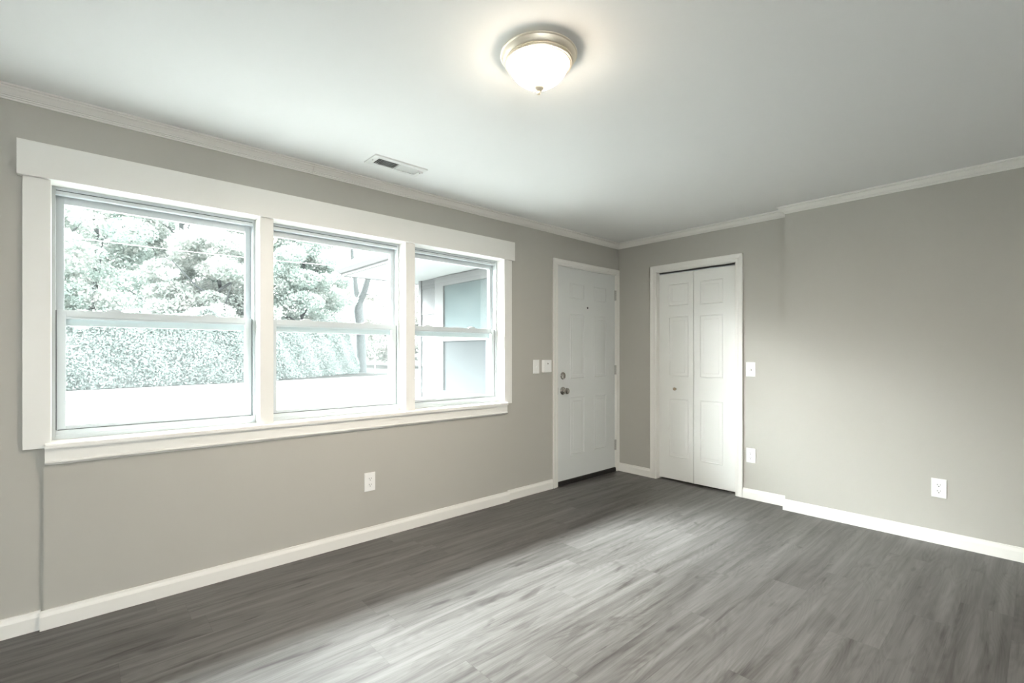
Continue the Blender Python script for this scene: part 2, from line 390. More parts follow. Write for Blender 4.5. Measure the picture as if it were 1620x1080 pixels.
# ------------------------------------------------------------------ double-hung windows
def frame_bm(x0, x1, z0, z1, y0, y1, l, r, b, t):
    return BX((x0, x0+l, y0, y1, z0, z1), (x1-r, x1, y0, y1, z0, z1), (x0+l, x1-r, y0, y1, z0, z0+b), (x0+l, x1-r, y0, y1, z1-t, z1))
def window(idx, x0, x1, label):
    w = empty('window_%d' % idx, ((x0+x1)/2, .08, WZ0), 0, label, 'window', kind=S)
    cx = (x0+x1)/2; ox, oz = -cx, -WZ0; oy = -.08
    def loc(bm): bmesh.ops.translate(bm, vec=(ox, oy, oz), verts=bm.verts); return bm
    # main frame: jambs, head with a stepped lip, sill with a raised lip
    bm = frame_bm(x0, x1, WZ0, WZ1, .072, .180, .012, .012, .020, .014)
    box(bm, x0+.012, x1-.012, .078, .108, WZ1-.033, WZ1-.014)      # head stop
    box(bm, x0+.012, x1-.012, .074, .086, WZ0+.020, WZ0+.040)      # sill lip
    box(bm, x0+.012, x0+.017, .120, .180, WZ0+.020, WZ1-.014); box(bm, x1-.017, x1-.012, .120, .180, WZ0+.020, WZ1-.014)
    obj('window_frame', loc(bm), M['vinyl'], w, bevel=.001)
    # upper sash, outer track
    ux0, ux1, uz0, uz1 = x0+.014, x1-.014, 1.332, WZ1-.016
    us = obj('upper_sash', loc(frame_bm(ux0, ux1, uz0, uz1, .122, .150, .026, .026, .036, .048)), M['vinyl'], w, bevel=.0012)
    obj('pane', loc(BX((ux0+.024, ux1-.024, .134, .1365, uz0+.034, uz1-.046))), M['glass'], us)
    # lower sash, inner track
    lx0, lx1, lz0, lz1 = x0+.0155, x1-.0155, WZ0+.023, 1.403
    bm = frame_bm(lx0, lx1, lz0, lz1, .088, .117, .031, .031, .037, .031)
    prism(bm, [(0, 0), (.006, 0), (.006, .003), (.0, .010)], (lx0+.031, .094, lz1-.031), (lx1-.031, .094, lz1-.031), (0, 1, 0), (0, 0, -1))
    ls = obj('lower_sash', loc(bm), M['vinyl'], w, bevel=.0012)
    obj('pane', loc(BX((lx0+.029, lx1-.029, .100, .1025, lz0+.035, lz1-.029))), M['glass'], ls)
    gap_bm = bmesh.new()  # dark strips drawn in for the shadow lines around the sashes
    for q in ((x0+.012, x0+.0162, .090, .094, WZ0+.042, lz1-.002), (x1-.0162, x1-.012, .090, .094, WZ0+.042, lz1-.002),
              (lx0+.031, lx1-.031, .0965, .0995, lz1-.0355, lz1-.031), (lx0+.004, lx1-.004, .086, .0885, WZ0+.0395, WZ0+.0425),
              (x0+.014, x1-.014, .076, .079, WZ1-.017, WZ1-.014)): box(gap_bm, *q)
    obj('gap_shade', loc(gap_bm), M['strip'], w)
    for k, t in enumerate((.265, .735) if idx != 3 else (.21, .71)):
        lx = x0 + (x1-x0)*t; b2 = bmesh.new()
        prism(b2, [(-.034, 0), (-.032, .005), (-.020, .007), (-.014, .012), (.012, .012), (.018, .007), (.032, .004), (.034, 0)], (lx, .091, lz1), (lx, .113, lz1), (1, 0, 0), (0, 0, 1))
        obj('sash_lock', loc(b2), M['vinyl'], ls, bevel=.001)
    # half insect screen outside the lower sash
    sc = obj('screen_frame', loc(frame_bm(x0+.018, x1-.018, WZ0+.022, 1.362, .158, .168, .018, .018, .018, .018)), M['vinyl'], w, bevel=.001)
    obj('screen_mesh', loc(BX((x0+.034, x1-.034, .1625, .1630, WZ0+.038, 1.346))), M['screen'], sc)
    return w
window(1, WX0, MU1[0], 'left and widest-looking double-hung window, trees and lawn behind it')
window(2, MU1[1], MU2[0], 'middle double-hung window with the forked tree and eave behind it')
window(3, MU2[1], WX1, 'right double-hung window with the shingled house wing behind it')

# ------------------------------------------------------------------ moulded panel doors
def panel_door_bm(w, h, t, panels, rec=.011):
    """front faces -Y at y=0; panels = (x0, z0, x1, z1); nested rings make the moulded fields"""
    bm = bmesh.new()
    xs = sorted({0, w} | {p[0] for p in panels} | {p[2] for p in panels}); zs = sorted({0, h} | {p[1] for p in panels} | {p[3] for p in panels})
    vd = {}
    def V(x, y, z):
        k = (round(x, 5), round(y, 5), round(z, 5))
        if k not in vd: vd[k] = bm.verts.new(k)
        return vd[k]
    for a, b in zip(xs, xs[1:]):
        for c, d in zip(zs, zs[1:]):
            if any(p[0]-1e-6 <= a and b <= p[2]+1e-6 and p[1]-1e-6 <= c and d <= p[3]+1e-6 for p in panels): continue
            bm.faces.new((V(a, 0, c), V(b, 0, c), V(b, 0, d), V(a, 0, d)))
    for x0, z0, x1, z1 in panels:
        prev = None
        for ins, dep in ((0, 0), (.004, -.0035), (.009, -.001), (.012, rec), (.019, rec), (.036, .0015), (.042, .0002)):
            q = [(x0+ins, dep, z0+ins), (x1-ins, dep, z0+ins), (x1-ins, dep, z1-ins), (x0+ins, dep, z1-ins)]
            cur = [V(*p) if ins == 0 else bm.verts.new(p) for p in q]
            if prev:
                for i in range(4): bm.faces.new((prev[i], prev[(i+1) % 4], cur[(i+1) % 4], cur[i]))
            prev = cur
        bm.faces.new(prev)
    box(bm, 0, w, .002, t, 0, h)
    for q in (((0, 0, 0), (w, 0, 0), (w, .002, 0), (0, .002, 0)), ((0, 0, h), (w, 0, h), (w, .002, h), (0, .002, h)),
              ((0, 0, 0), (0, .002, 0), (0, .002, h), (0, 0, h)), ((w, 0, 0), (w, .002, 0), (w, .002, h), (w, 0, h))):
        bm.faces.new([bm.verts.new(p) for p in q])
    return bm

# colonial casing outline: u out from the opening, v off the wall
def casing_prof(w): return [(0, 0), (0, .008), (.004, .011), (w*.30, .0125), (w*.40, .010), (w*.55, .012), (w*.85, .017), (w-.002, .017), (w, .015), (w, 0)]
def casing_bm(bm, pl, pr, top, w, z0, U, V):
    """pl, pr: opening edges (points at floor); U = direction from pl to pr; V = off the wall"""
    U, V = Vector(U), Vector(V); pl, pr = Vector(pl), Vector(pr); Z = Vector((0, 0, 1)); pf = casing_prof(w)
    prism(bm, pf, pl + Z*z0, pl + Z*top, -U, V, 0, 1)
    prism(bm, pf, pr + Z*z0, pr + Z*top, U, V, 0, 1)
    prism(bm, pf, pl + Z*top, pr + Z*top, Z, V, -1, 1)

# entry door ---------------------------------------------------------------
d1 = empty('door_1', (DX0, .0, 0), 0, 'white six-panel entry door with chrome knob and black sweep', 'door', kind=S)
bm = bmesh.new()
casing_bm(bm, (-.012, 0, 0), (DX1-DX0+.004, 0, 0), DZ+.004, .050, 0, (1, 0, 0), (0, -1, 0))
obj('casing', bm, M['trim'], d1)
bm = BX((-.012, .006, -.002, WALL, 0, DZ), (DX1-DX0-.006, DX1-DX0+.004, -.002, WALL, 0, DZ), (-.012, DX1-DX0+.004, -.002, WALL, DZ-.003, DZ+.004))
obj('jamb', bm, M['trim'], d1)
SX0, SZ0 = -.917, .042
SW, SH = .866, 1.958
pn = [(-.752, 1.718, -.541, 1.858), (-.396, 1.718, -.199, 1.858), (-.747, .970, -.541, 1.573), (-.396, .970, -.199, 1.573), (-.742, .260, -.541, .795), (-.396, .260, -.199, .795)]
slab = obj('slab', panel_door_bm(SW, SH, .04, [(a-SX0, b-SZ0, c-SX0, d-SZ0) for a, b, c, d in pn], .015), M['steeldoor'], d1)
slab.location = (SX0-DX0, .004, SZ0)
LX = -.850 - SX0     # lock axis in slab space
bm = bmesh.new(); lathe(bm, [(0, .0), (.036, 0), (.036, -.004), (.031, -.009), (.020, -.012), (.0135, -.016), (.0125, -.026), (.018, -.032), (.0255, -.040), (.0285, -.050), (.0265, -.060), (.018, -.066), (.0, -.067)], 32, (0, 0, 0), 'Y')
kb = obj('door_knob', bm, M['chrome'], slab, True); kb.location = (LX, 0, .863-SZ0); kb['label'] = 'round chrome door knob'
bm = bmesh.new(); lathe(bm, [(0, .0), (.033, 0), (.033, -.006), (.029, -.010), (.022, -.012), (.020, -.009), (.017, -.009), (.0, -.009)], 32, (0, 0, 0), 'Y')
db = obj('deadbolt', bm, M['chrome'], slab, True); db.location = (LX, 0, 1.000-SZ0); db['label'] = 'round chrome deadbolt above the knob'
tb = obj('thumb_turn', BX((-.006, .006, -.030, -.008, -.020, .020)), M['chrome'], db, bevel=.004)
bm = bmesh.new(); lathe(bm, [(0, 0), (.0095, 0), (.0095, -.003), (.006, -.004), (0, -.004)], 20, (0, 0, 0), 'Y')
ph = obj('peephole', bm, M['slot'], slab, True); ph.location = (-.493-SX0, 0, 1.642-SZ0)
for z0, z1 in ((1.746, 1.849), (.989, 1.085), (.219, .323)):
    bm = BX((-.012, -.001, -.0015, .002, z0, z1), (.001, .010, -.0015, .002, z0, z1))
    for q in range(5):
        a = z0 + (z1-z0)*q/5; b2 = z0 + (z1-z0)*(q+1)/5
        lathe(bm, [(.0055, a+.0005), (.0055, b2-.0005)], 12, (0, -.004, 0), 'Z')
    hg = obj('hinge', bm, M['hinge'], d1); hg.location = (-.047-DX0, .002, 0)
obj('strike_plate', BX((.0045, .0075, -.003, .004, .835, .895)), M['hinge'], d1)
bm = bmesh.new(); prism(bm, [(0, 0), (.012, 0), (.014, .006), (.012, .012), (.014, .018), (.012, .024), (.013, .036), (.0, .042)], (SX0-DX0, .006, 0.001), (SX0+SW-DX0, .006, 0.001), (0, -1, 0), (0, 0, 1))
obj('door_sweep', bm, M['sweep'], d1)['label'] = 'black rubber sweep along the door bottom'
# outside face closes the doorway
obj('threshold', BX((0, DX1-DX0, .01, WALL, 0, .03)), M['sweep'], d1)

# closet bifold ------------------------------------------------------------
d2 = empty('door_2', (0, CY0, 0), 0, 'white two-leaf bifold closet door with a small brass knob', 'door', kind=S)
bm = bmesh.new(); casing_bm(bm, (0, 0, 0), (0, CY1-CY0, 0), CZ, .060, 0, (0, -1, 0), (-1, 0, 0))
obj('casing', bm, M['trim'], d2)
bm = BX((-.002, .12, -.004, .012, 0, CZ), (-.002, .12, CY1-CY0-.012, CY1-CY0+.004, 0, CZ), (-.002, .12, CY1-CY0, 0, CZ-.004, CZ+.012))
obj('jamb', bm, M['trim'], d2)
tr_ = obj('track', BX((.052, .080, CY1-CY0+.004, -.004, CZ-.016, CZ-.003), (.052, .055, CY1-CY0+.004, -.004, CZ-.024, CZ-.003)), M['vinyl'], d2); tr_['label'] = 'white metal track above the leaves'
BZ0, BH, LW = .014, 1.947, .3450
for k, (ya, plist) in enumerate(((-.444, [(-.539, 1.655, -.743, 1.862), (-.543, .986, -.743, 1.552), (-.546, .226, -.743, .777)]),
                                 (-.7945, [(-.850, 1.647, -1.061, 1.862), (-.850, .985, -1.061, 1.549), (-.853, .224, -1.061, .778)]))):
    w_ = LW if k == 0 else 1.187-.7945
    lf = obj('leaf', panel_door_bm(w_, BH, .032, [(ya-a, b-BZ0, ya-c, d-BZ0) for a, b, c, d in plist]), M['closet'], d2)
    lf.location = (.05, ya-CY0, BZ0); lf.rotation_euler = (0, 0, -PI/2)
    pin = bmesh.new(); lathe(pin, [(.0045, 0), (.0045, .022)], 10, (.042 if k == 0 else w_-.040, .012, BH), 'Z')
    obj('pivot_pin', pin, M['vinyl'], lf, True)
    if k == 0:
        bm = bmesh.new(); lathe(bm, [(0, 0), (.009, 0), (.008, -.010), (.013, -.016), (.0155, -.022), (.013, -.028), (0, -.030)], 24, (0, 0, 0), 'Y')
        kn = obj('knob', bm, M['brass'], lf, True); kn.location = (.613-.444, 0, .870-BZ0); kn['label'] = 'small round brass knob'
    else:
        obj('pivot_bracket', BX((w_-.075, w_-.004, -.006, .020, -.0135, -.0095)), M['hinge'], lf)

# ------------------------------------------------------------------ outlets and switches (front faces -Y in local space)
def plate_bm(w=.0735, h=.119, t=.006):
    bm = BX((-w/2, w/2, -t, 0, -h/2, h/2))
    ed = [e for e in bm.edges if all(abs(v.co.y+t) < 1e-5 for v in e.verts)]
    bmesh.ops.bevel(bm, geom=ed, offset=.003, segments=3, affect='EDGES'); return bm
def screw(parent, x, z, y=-.006):
    bm = bmesh.new(); lathe(bm, [(.0033, 0), (.0030, -.0012), (0, -.0014)], 12, (x, y, z), 'Y'); obj('screw', bm, M['plastic'], parent, True)
def outlet(loc, rz, label):
    r = empty('wall_outlet', loc, rz, label, 'outlet', 'duplex wall outlets')
    obj('cover_plate', plate_bm(), M['plastic'], r)
    for dz in (.0195, -.0195):
        bm = bmesh.new(); k = []
        for i in range(28):
            a = 2*PI*i/28; k.append((.0172*math.cos(a), max(-.0135, min(.0135, .0172*math.sin(a)))))
        prism(bm, k, (0, -.0055, dz), (0, -.0078, dz), (1, 0, 0), (0, 0, 1))
        rc = obj('receptacle', bm, M['plastic'], r)
        bm = BX((-.0078, -.0055, -.0082, -.0070, dz-.001, dz+.008), (.0055, .0078, -.0082, -.0070, dz, dz+.0075))
        lathe(bm, [(0, -.0070), (.0029, -.0070), (.0029, -.0082), (0, -.0082)], 12, (0, 0, dz-.0075), 'Y')
        obj('slots', bm, M['slot'], rc)
    screw(r, 0, 0)
    return r
outlet((-2.735, -TA, .374), 0, 'white duplex outlet low on the wall under the windows')
outlet((0, -1.318, .360), -PI/2, 'white duplex outlet beside the closet door, below the plate with a knob')
outlet((-TB, -2.497, .351), -PI/2, 'white duplex outlet alone on the stepped-forward right wall')
ls_ = empty('light_switch', (-1.1975, 0, 1.090), 0, 'white toggle light switch left of the entry door and the white box', 'switch')
obj('cover_plate', plate_bm(), M['plastic'], ls_)
obj('switch_surround', BX((-.0055, .0055, -.0072, -.005, -.013, .013)), M['plastic'], ls_, bevel=.0008)
bm = bmesh.new(); prism(bm, [(-.004, -.010), (.0, -.008), (.014, .004), (.013, .010), (.0, .008)], (-.0035, -.0065, 0), (.0035, -.0065, 0), (0, -1, 0), (0, 0, 1)); obj('toggle', bm, M['plastic'], ls_, bevel=.0008)
screw(ls_, 0, .030); screw(ls_, 0, -.030)
cb = empty('door_chime_box', (-1.080, 0, 1.093), 0, 'small raised white box with a grey button beside the entry door casing', 'box')
bm = BX((-.048, .048, -.030, 0, -.055, .055))
obj('box_body', bm, M['plastic'], cb, bevel=.005)
bm = bmesh.new(); lathe(bm, [(.007, -.029), (.007, -.0315), (.005, -.033), (0, -.033)], 20, (0, 0, .022), 'Y'); obj('button', bm, M['hinge'], cb, True)
wp = empty('wall_plate', (0, -1.3155, 1.072), -PI/2, 'white wall plate with a small dark knob beside the closet door', 'wall plate')
obj('cover_plate', plate_bm(), M['plastic'], wp)
bm = bmesh.new(); lathe(bm, [(.0075, -.0055), (.0075, -.008), (.0055, -.009), (.0055, -.016), (0, -.016)], 16, (.002, 0, -.004), 'Y'); obj('knob', bm, M['chrome'], wp, True)['label'] = 'dark metal knob'
screw(wp, 0, .040); screw(wp, 0, -.042)

# ------------------------------------------------------------------ ceiling light
cl = empty('ceiling_light', (-2.847, -1.664, H), 0, 'round flush ceiling light with lit frosted bowl and brushed nickel rim', 'ceiling light')
bm = bmesh.new(); lathe(bm, [(.130, 0), (.130, -.005), (.135, -.0055), (.141, -.008), (.1445, -.010), (.1445, -.013), (.140, -.0155), (.1375, -.023), (.132, -.031), (.1285, -.034), (.1262, -.0346), (.1262, -.0362), (.1288, -.0368), (.1288, -.0395), (.1245, -.0400), (.1245, -.0418), (.1255, -.0422), (.1245, -.0455), (.1195, -.0460), (.1185, -.0480), (.113, -.0485), (.104, -.046), (.104, -.002)], 72)
obj('rim', bm, M['brushed'], cl, True)
pf = [(.1025, -.040), (.110, -.0465), (.1085, -.056), (.104, -.067), (.0965, -.079), (.0855, -.091), (.071, -.1025), (.055, -.1125), (.039, -.1205), (.024, -.127), (0, -.130)]
bm = bmesh.new(); lathe(bm, pf, 72)
obj('glass_bowl', bm, M['lampglass'], cl, True)['label'] = 'glowing frosted glass bowl'
bm = bmesh.new(); lathe(bm, [(0, -.124), (.0205, -.124), (.0215, -.127), (.019, -.134), (.011, -.140), (.0065, -.142), (.0055, -.1435), (.0075, -.146), (.0075, -.150), (.004, -.1545), (0, -.1555)], 24)
obj('finial', bm, M['brushed'], cl, True)
bl = bpy.data.lights.new('bulb_light', 'AREA'); bl.shape = 'DISK'; bl.size = .02; bl.energy = BULB; bl.color = (1.0, .87, .74)
bo = bpy.data.objects.new('bulb_light', bl); C.objects.link(bo); bo.parent = cl; bo.location = (0, 0, -.158)

# ------------------------------------------------------------------ ceiling vent
av = empty('air_vent', (-2.7165, -.338, H), 0, 'white rectangular ceiling air vent near the windows', 'vent')
GX0, GX1, GY0, GY1 = -.132, .142, -.040, .047
bm = frame_bm(-.1715, .1715, 0, 1, -.0705, .0705, .04, .03, .03, .03); bm.free()
bm = bmesh.new()
for q in ((-.1715, GX0, -.0705, .0705), (GX1, .1715, -.0705, .0705), (GX0, GX1, -.0705, GY0), (GX0, GX1, GY1, .0705)): box(bm, *q, -.007, 0)
prism(bm, [(0, 0), (.004, 0), (.001, -.007), (0, -.007)], (-.1715, -.0705, 0), (.1715, -.0705, 0), (0, -1, 0), (0, 0, 1))
prism(bm, [(0, 0), (.004, 0), (.001, -.007), (0, -.007)], (-.1715, .0705, 0), (.1715, .0705, 0), (0, 1, 0), (0, 0, 1))
fr_ = obj('vent_frame', bm, M['vent'], av)
obj('duct', BX((GX0, GX1, GY0, GY1, -.0008, 0)), M['slot'], av)
bm = bmesh.new()
for k in range(24):
    x = GX0 + .004 + (GX1-GX0-.008)*k/23; s = -1 if k < 12 else 1
    if abs(k-11.5) < .6: x += .0035*(-1 if k < 12 else 1)
    prism(bm, [(0, -.0008), (.0012, -.0008), (.0012+s*.0058, -.0075), (s*.0058, -.0075)], (x, GY0, 0), (x, GY1, 0), (1, 0, 0), (0, 0, 1))
box(bm, .0025, .0050, GY0, GY1, -.0075, -.0008)
obj('louvers', bm, M['vent'], av)
for x in (-.153, .158):
    bm = bmesh.new(); lathe(bm, [(.004, -.007), (.0035, -.0085), (0, -.009)], 12, (x, 0, 0)); obj('screw', bm, M['hinge'], av, True)
bm = bmesh.new(); prism(bm, [(-.012, -.003), (.012, -.003), (.012, .003), (-.012, .003)], (.150, -.030, -.007), (.150, -.030, -.018), (1, 0, 0), (0, 1, 0)); obj('lever', bm, M['vent'], av, bevel=.001)

# ------------------------------------------------------------------ added glazed opening behind the viewer, unseen, for fill light
fill_win = empty('window_4', ((FILL_WIN[0]+FILL_WIN[1])/2, YB-.08, FILL_WIN[2]), 0, 'added glazed opening behind the viewer, unseen, letting in fill light', 'window', kind=S)
hw = (FILL_WIN[1]-FILL_WIN[0])/2; hh = FILL_WIN[3]-FILL_WIN[2]
bm = frame_bm(-hw, hw, 0, hh, -.04, .04, .05, .05, .05, .05); box(bm, -hw/3-.03, -hw/3+.03, -.04, .04, .05, hh-.05); box(bm, hw/3-.03, hw/3+.03, -.04, .04, .05, hh-.05)
obj('window_frame', bm, M['vinyl'], fill_win)
obj('pane', BX((-hw+.05, hw-.05, -.002, .002, .05, hh-.05)), M['glass'], fill_win)

# ------------------------------------------------------------------ outside: ground and road
GZ = -.5
def poly(pts, z, th):
    bm = bmesh.new(); prism(bm, [(p[0], p[1]) for p in pts], (0, 0, z-th), (0, 0, z), (1, 0, 0), (0, 1, 0)); return bm
tag(obj('ground_lawn', poly([(-90, -60), (120, -60), (120, 140), (-90, 140)], GZ, .3), M['grass']), 'pale dry front lawn outside the windows', 'lawn', kind=S)
M['slab'] = add_noise(mat('pale_bounce_concrete', (.10, .104, .10), .9), 5, .1, .05)  # for the added slab below the windows, bounces daylight up to the ceiling
tag(obj('ground_bounce_drive', poly([(-16, WALL+.05), (-1.1, WALL+.05), (-1.1, 8), (-16, 8)], GZ+.02, .04), M['slab']), 'added pale slab before the windows, unseen, bouncing light to the ceiling', 'driveway', kind=S)
tag(obj('ground_bounce_patio', poly([(-12, -14), (0, -14), (0, YB-.2), (-12, YB-.2)], -.06, .5), add_noise(mat('light_bounce_concrete', (.74, .735, .72), .9), 5, .1, .05)), 'added pale patio behind the house, unseen, bouncing light indoors', 'patio', kind=S)  # added out of view, reflects daylight in through the rear opening
near = [(-60, 9.5), (-25, 16.2), (-4.5, 20.4), (1.6, 22.2), (10, 24.6), (45, 33)]
far = [(-60, 15.5), (-25, 22.2), (-4.6, 26.4), (3.1, 28.2), (11, 30.8), (45, 40)]
tag(obj('street_road', poly(near + far[::-1], GZ+.03, .04), M['road']), 'pale street crossing beyond the front lawn', 'road', kind=S)

# ------------------------------------------------------------------ house wing seen through the right window
hw_ = empty('house_wing', (.3, 2.3, GZ), 0, 'white shingled house wing with a large window, outside the right window', 'house')
HX, HY = .3, 2.3
def HB(name, m, *b, parent=None, bevel=0.):
    bm = BX(*b); bmesh.ops.translate(bm, vec=(-HX, -HY, -GZ), verts=bm.verts)
    return obj(name, bm, m, parent or hw_, bevel=bevel)
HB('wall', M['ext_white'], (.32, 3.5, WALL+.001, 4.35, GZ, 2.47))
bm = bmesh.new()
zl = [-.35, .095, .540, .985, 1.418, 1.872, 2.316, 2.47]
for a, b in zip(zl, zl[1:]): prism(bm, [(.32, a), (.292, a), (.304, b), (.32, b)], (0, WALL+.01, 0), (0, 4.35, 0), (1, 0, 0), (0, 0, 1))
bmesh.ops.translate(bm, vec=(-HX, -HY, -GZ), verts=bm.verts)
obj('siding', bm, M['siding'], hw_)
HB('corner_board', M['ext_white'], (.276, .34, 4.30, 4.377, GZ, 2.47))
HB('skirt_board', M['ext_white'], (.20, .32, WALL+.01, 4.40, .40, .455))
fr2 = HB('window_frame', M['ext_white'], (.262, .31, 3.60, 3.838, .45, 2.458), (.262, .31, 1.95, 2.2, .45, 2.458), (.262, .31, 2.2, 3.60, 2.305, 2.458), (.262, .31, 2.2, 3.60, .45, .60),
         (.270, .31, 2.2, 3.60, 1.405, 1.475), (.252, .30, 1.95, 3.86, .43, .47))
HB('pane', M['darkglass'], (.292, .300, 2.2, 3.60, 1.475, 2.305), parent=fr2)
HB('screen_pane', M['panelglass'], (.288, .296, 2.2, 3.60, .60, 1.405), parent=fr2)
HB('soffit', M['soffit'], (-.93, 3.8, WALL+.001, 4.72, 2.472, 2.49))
bm = bmesh.new()
prism(bm, [(-.95, 2.465), (-.925, 2.465), (-.925, 2.60), (-.95, 2.60)], (0, WALL+.001, 0), (0, 4.75, 0), (1, 0, 0), (0, 0, 1))
bmesh.ops.translate(bm, vec=(-HX, -HY, -GZ), verts=bm.verts); obj('fascia', bm, M['ext_white'], hw_)
bm = bmesh.new()
prism(bm, [(-.951, 2.51), (-.985, 2.515), (-1.03, 2.56), (-1.04, 2.615), (-1.052, 2.615), (-1.045, 2.555), (-.99, 2.505), (-.951, 2.50)], (0, WALL+.001, 0), (0, 4.76, 0), (1, 0, 0), (0, 0, 1))
bmesh.ops.translate(bm, vec=(-HX, -HY, -GZ), verts=bm.verts); obj('gutter', bm, M['ext_white'], hw_)
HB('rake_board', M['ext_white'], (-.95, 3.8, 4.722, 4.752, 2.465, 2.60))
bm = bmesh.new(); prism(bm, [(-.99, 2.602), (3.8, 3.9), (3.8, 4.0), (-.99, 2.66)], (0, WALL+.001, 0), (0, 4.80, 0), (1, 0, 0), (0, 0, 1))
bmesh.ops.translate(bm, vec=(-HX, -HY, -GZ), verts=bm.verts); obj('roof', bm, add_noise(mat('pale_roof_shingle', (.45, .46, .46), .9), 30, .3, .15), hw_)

# deep front eave of this house, running over the windows and meeting the wing's soffit
me_ = empty('front_eave', (-5, WALL, 2.47), 0, 'white boxed eave of the house above the outside of the windows', 'eave')
def EV(name, m, prof):
    bm = bmesh.new(); prism(bm, prof, (-13, 0, 0), (-1.06, 0, 0), (0, 1, 0), (0, 0, 1))
    bmesh.ops.translate(bm, vec=(5, -WALL, -2.47), verts=bm.verts); return obj(name, bm, m, me_)
EV('soffit', M['soffit'], [(WALL+.001, 2.472), (1.42, 2.472), (1.42, 2.49), (WALL+.001, 2.49)])
EV('fascia', M['ext_white'], [(1.42, 2.465), (1.445, 2.465), (1.445, 2.60), (1.42, 2.60)])
EV('gutter', M['ext_white'], [(1.446, 2.51), (1.48, 2.515), (1.52, 2.56), (1.53, 2.615), (1.54, 2.615), (1.535, 2.555), (1.485, 2.505), (1.446, 2.50)])
EV('roof', bpy.data.materials['pale_roof_shingle'], [(1.48, 2.602), (WALL+.001, 3.0), (WALL+.001, 3.06), (1.48, 2.66)])

# ------------------------------------------------------------------ foliage
F = Vector((math.cos(math.radians(47.8917)), math.sin(math.radians(47.8917)), 0)); R_ = Vector((F.y, -F.x, 0)); CAM = Vector((-4.1318, -2.9363, 0))
def spot(right, ahead): p = CAM + F*ahead + R_*right; return (p.x, p.y)
def leaves_mesh(name, centers, size, m, parent, loc):
    n = len(centers)
    nor = RNG.normal(size=(n, 3)); nor[:, 2] += .15; nor /= np.linalg.norm(nor, axis=1)[:, None]
    a = np.cross(nor, RNG.normal(size=(n, 3))); a /= np.linalg.norm(a, axis=1)[:, None]; b = np.cross(nor, a)
    s = size*RNG.uniform(.6, 1.3, size=(n, 1))
    v = np.stack([centers - a*s, centers + b*s*.55 + nor*s*.12, centers + a*s, centers - b*s*.55 + nor*s*.12], 1).reshape(-1, 3)
    me = bpy.data.meshes.new(name); me.vertices.add(4*n); me.vertices.foreach_set('co', v.ravel().astype(np.float32))
    me.loops.add(4*n); me.loops.foreach_set('vertex_index', np.arange(4*n, dtype=np.int32))
    me.polygons.add(n); me.polygons.foreach_set('loop_start', np.arange(0, 4*n, 4, dtype=np.int32))
    me.update(calc_edges=True); me.validate(); me.materials.append(m)
    o = bpy.data.objects.new(name, me); C.objects.link(o); o.parent = parent; o.location = loc
    return o
def crown_points(n, blobs):
    """leaf centres in shells of overlapping clumps"""
    vol = np.array([b[3]*b[4]*b[5] for b in blobs])**.75; cnt = (n*vol/vol.sum()).astype(int); out = []
    for (x, y, z, rx, ry, rz), c in zip(blobs, cnt):
        d = RNG.normal(size=(c, 3)); d /= np.linalg.norm(d, axis=1)[:, None]
        r = 1 - np.abs(RNG.normal(scale=.22, size=(c, 1)))
        out.append(np.array([x, y, z]) + d*r*np.array([rx, ry, rz]))
    return np.concatenate(out)
def tree(right, ahead, height, spread, low, m, n, leaf, trunk_r, label, lean=0.):
    x, y = spot(right, ahead); t = empty('tree', (x, y, GZ), 0, label, 'tree')
    bm = bmesh.new(); hgt = height*.8
    pts = [(lean*k/6 + .12*math.sin(k*1.7), .1*math.cos(k*2.1), hgt*k/6) for k in range(7)]
    tube(bm, pts, [trunk_r*(1.15 - .75*k/6) for k in range(7)], 10)
    for k in range(6):
        a = k*2.4; z0 = low + (hgt-low)*(.05+.13*k); L = spread*.7
        tube(bm, [(lean*z0/hgt, 0, z0), (lean*z0/hgt + L*.5*math.cos(a), L*.5*math.sin(a), z0+L*.35), (lean*z0/hgt + L*math.cos(a), L*math.sin(a), z0+L*.9)], [trunk_r*.45, trunk_r*.3, trunk_r*.1], 7)
    obj('trunk', bm, M['bark'], t, True)
    blobs = []
    for k in range(74):
        u = RNG.uniform(0, 1); zz = low + (height-low)*u; w = spread*math.sqrt(max(.08, 1-(2*u-.75)**2*.55))
        a = RNG.uniform(0, 2*PI); rr = w*math.sqrt(RNG.uniform(.05, 1)); s = spread*RNG.uniform(.13, .25)
        blobs.append((lean + rr*math.cos(a), rr*math.sin(a), zz, s*1.25, s*1.25, s*.75))
    leaves_mesh('foliage', crown_points(int(n*1.6), blobs), leaf*.78, m, t, (0, 0, 0))
    return t
D = lambda px, d: (px-810)/758.6*d     # lateral offset of a photo column at distance d, used once to set out the garden
tree(D(150, 33), 33, 15, 5.2, 3.0, M['leaf_a'], 26000, .15, .28, 'large green tree filling the left half of the left window')
tree(D(60, 30), 30, 13, 4.2, 2.2, M['leaf_b'], 18000, .15, .24, 'pale leafy tree at the left edge of the left window')
tree(D(285, 37), 37, 17, 4.6, 7.0, M['leaf_b'], 20000, .16, .32, 'tall tree whose straight trunk shows in the right half of the left window')
tree(D(345, 32), 32, 9.5, 3.8, 2.0, M['leaf_b'], 20000, .15, .22, 'pale leafy tree in the right half of the left window, before the tall trunk')
tree(D(415, 39), 39, 14, 5.0, 3.0, M['leaf_a'], 20000, .17, .28, 'green tree behind the mullion of the left and middle windows')
tree(D(480, 39), 39, 12.4, 4.0, 2.6, M['leaf_a'], 22000, .15, .22, 'rounded green tree in the left half of the middle window')
tree(D(640, 62), 62, 10, 7.0, 1.0, M['leaf_far'], 12000, .26, .3, 'hazy pale tree far behind the forked trunk')
tree(D(560, 70), 70, 11, 6.5, 1.0, M['leaf_far'], 12000, .26, .3, 'hazy pale tree far behind the rounded green tree')
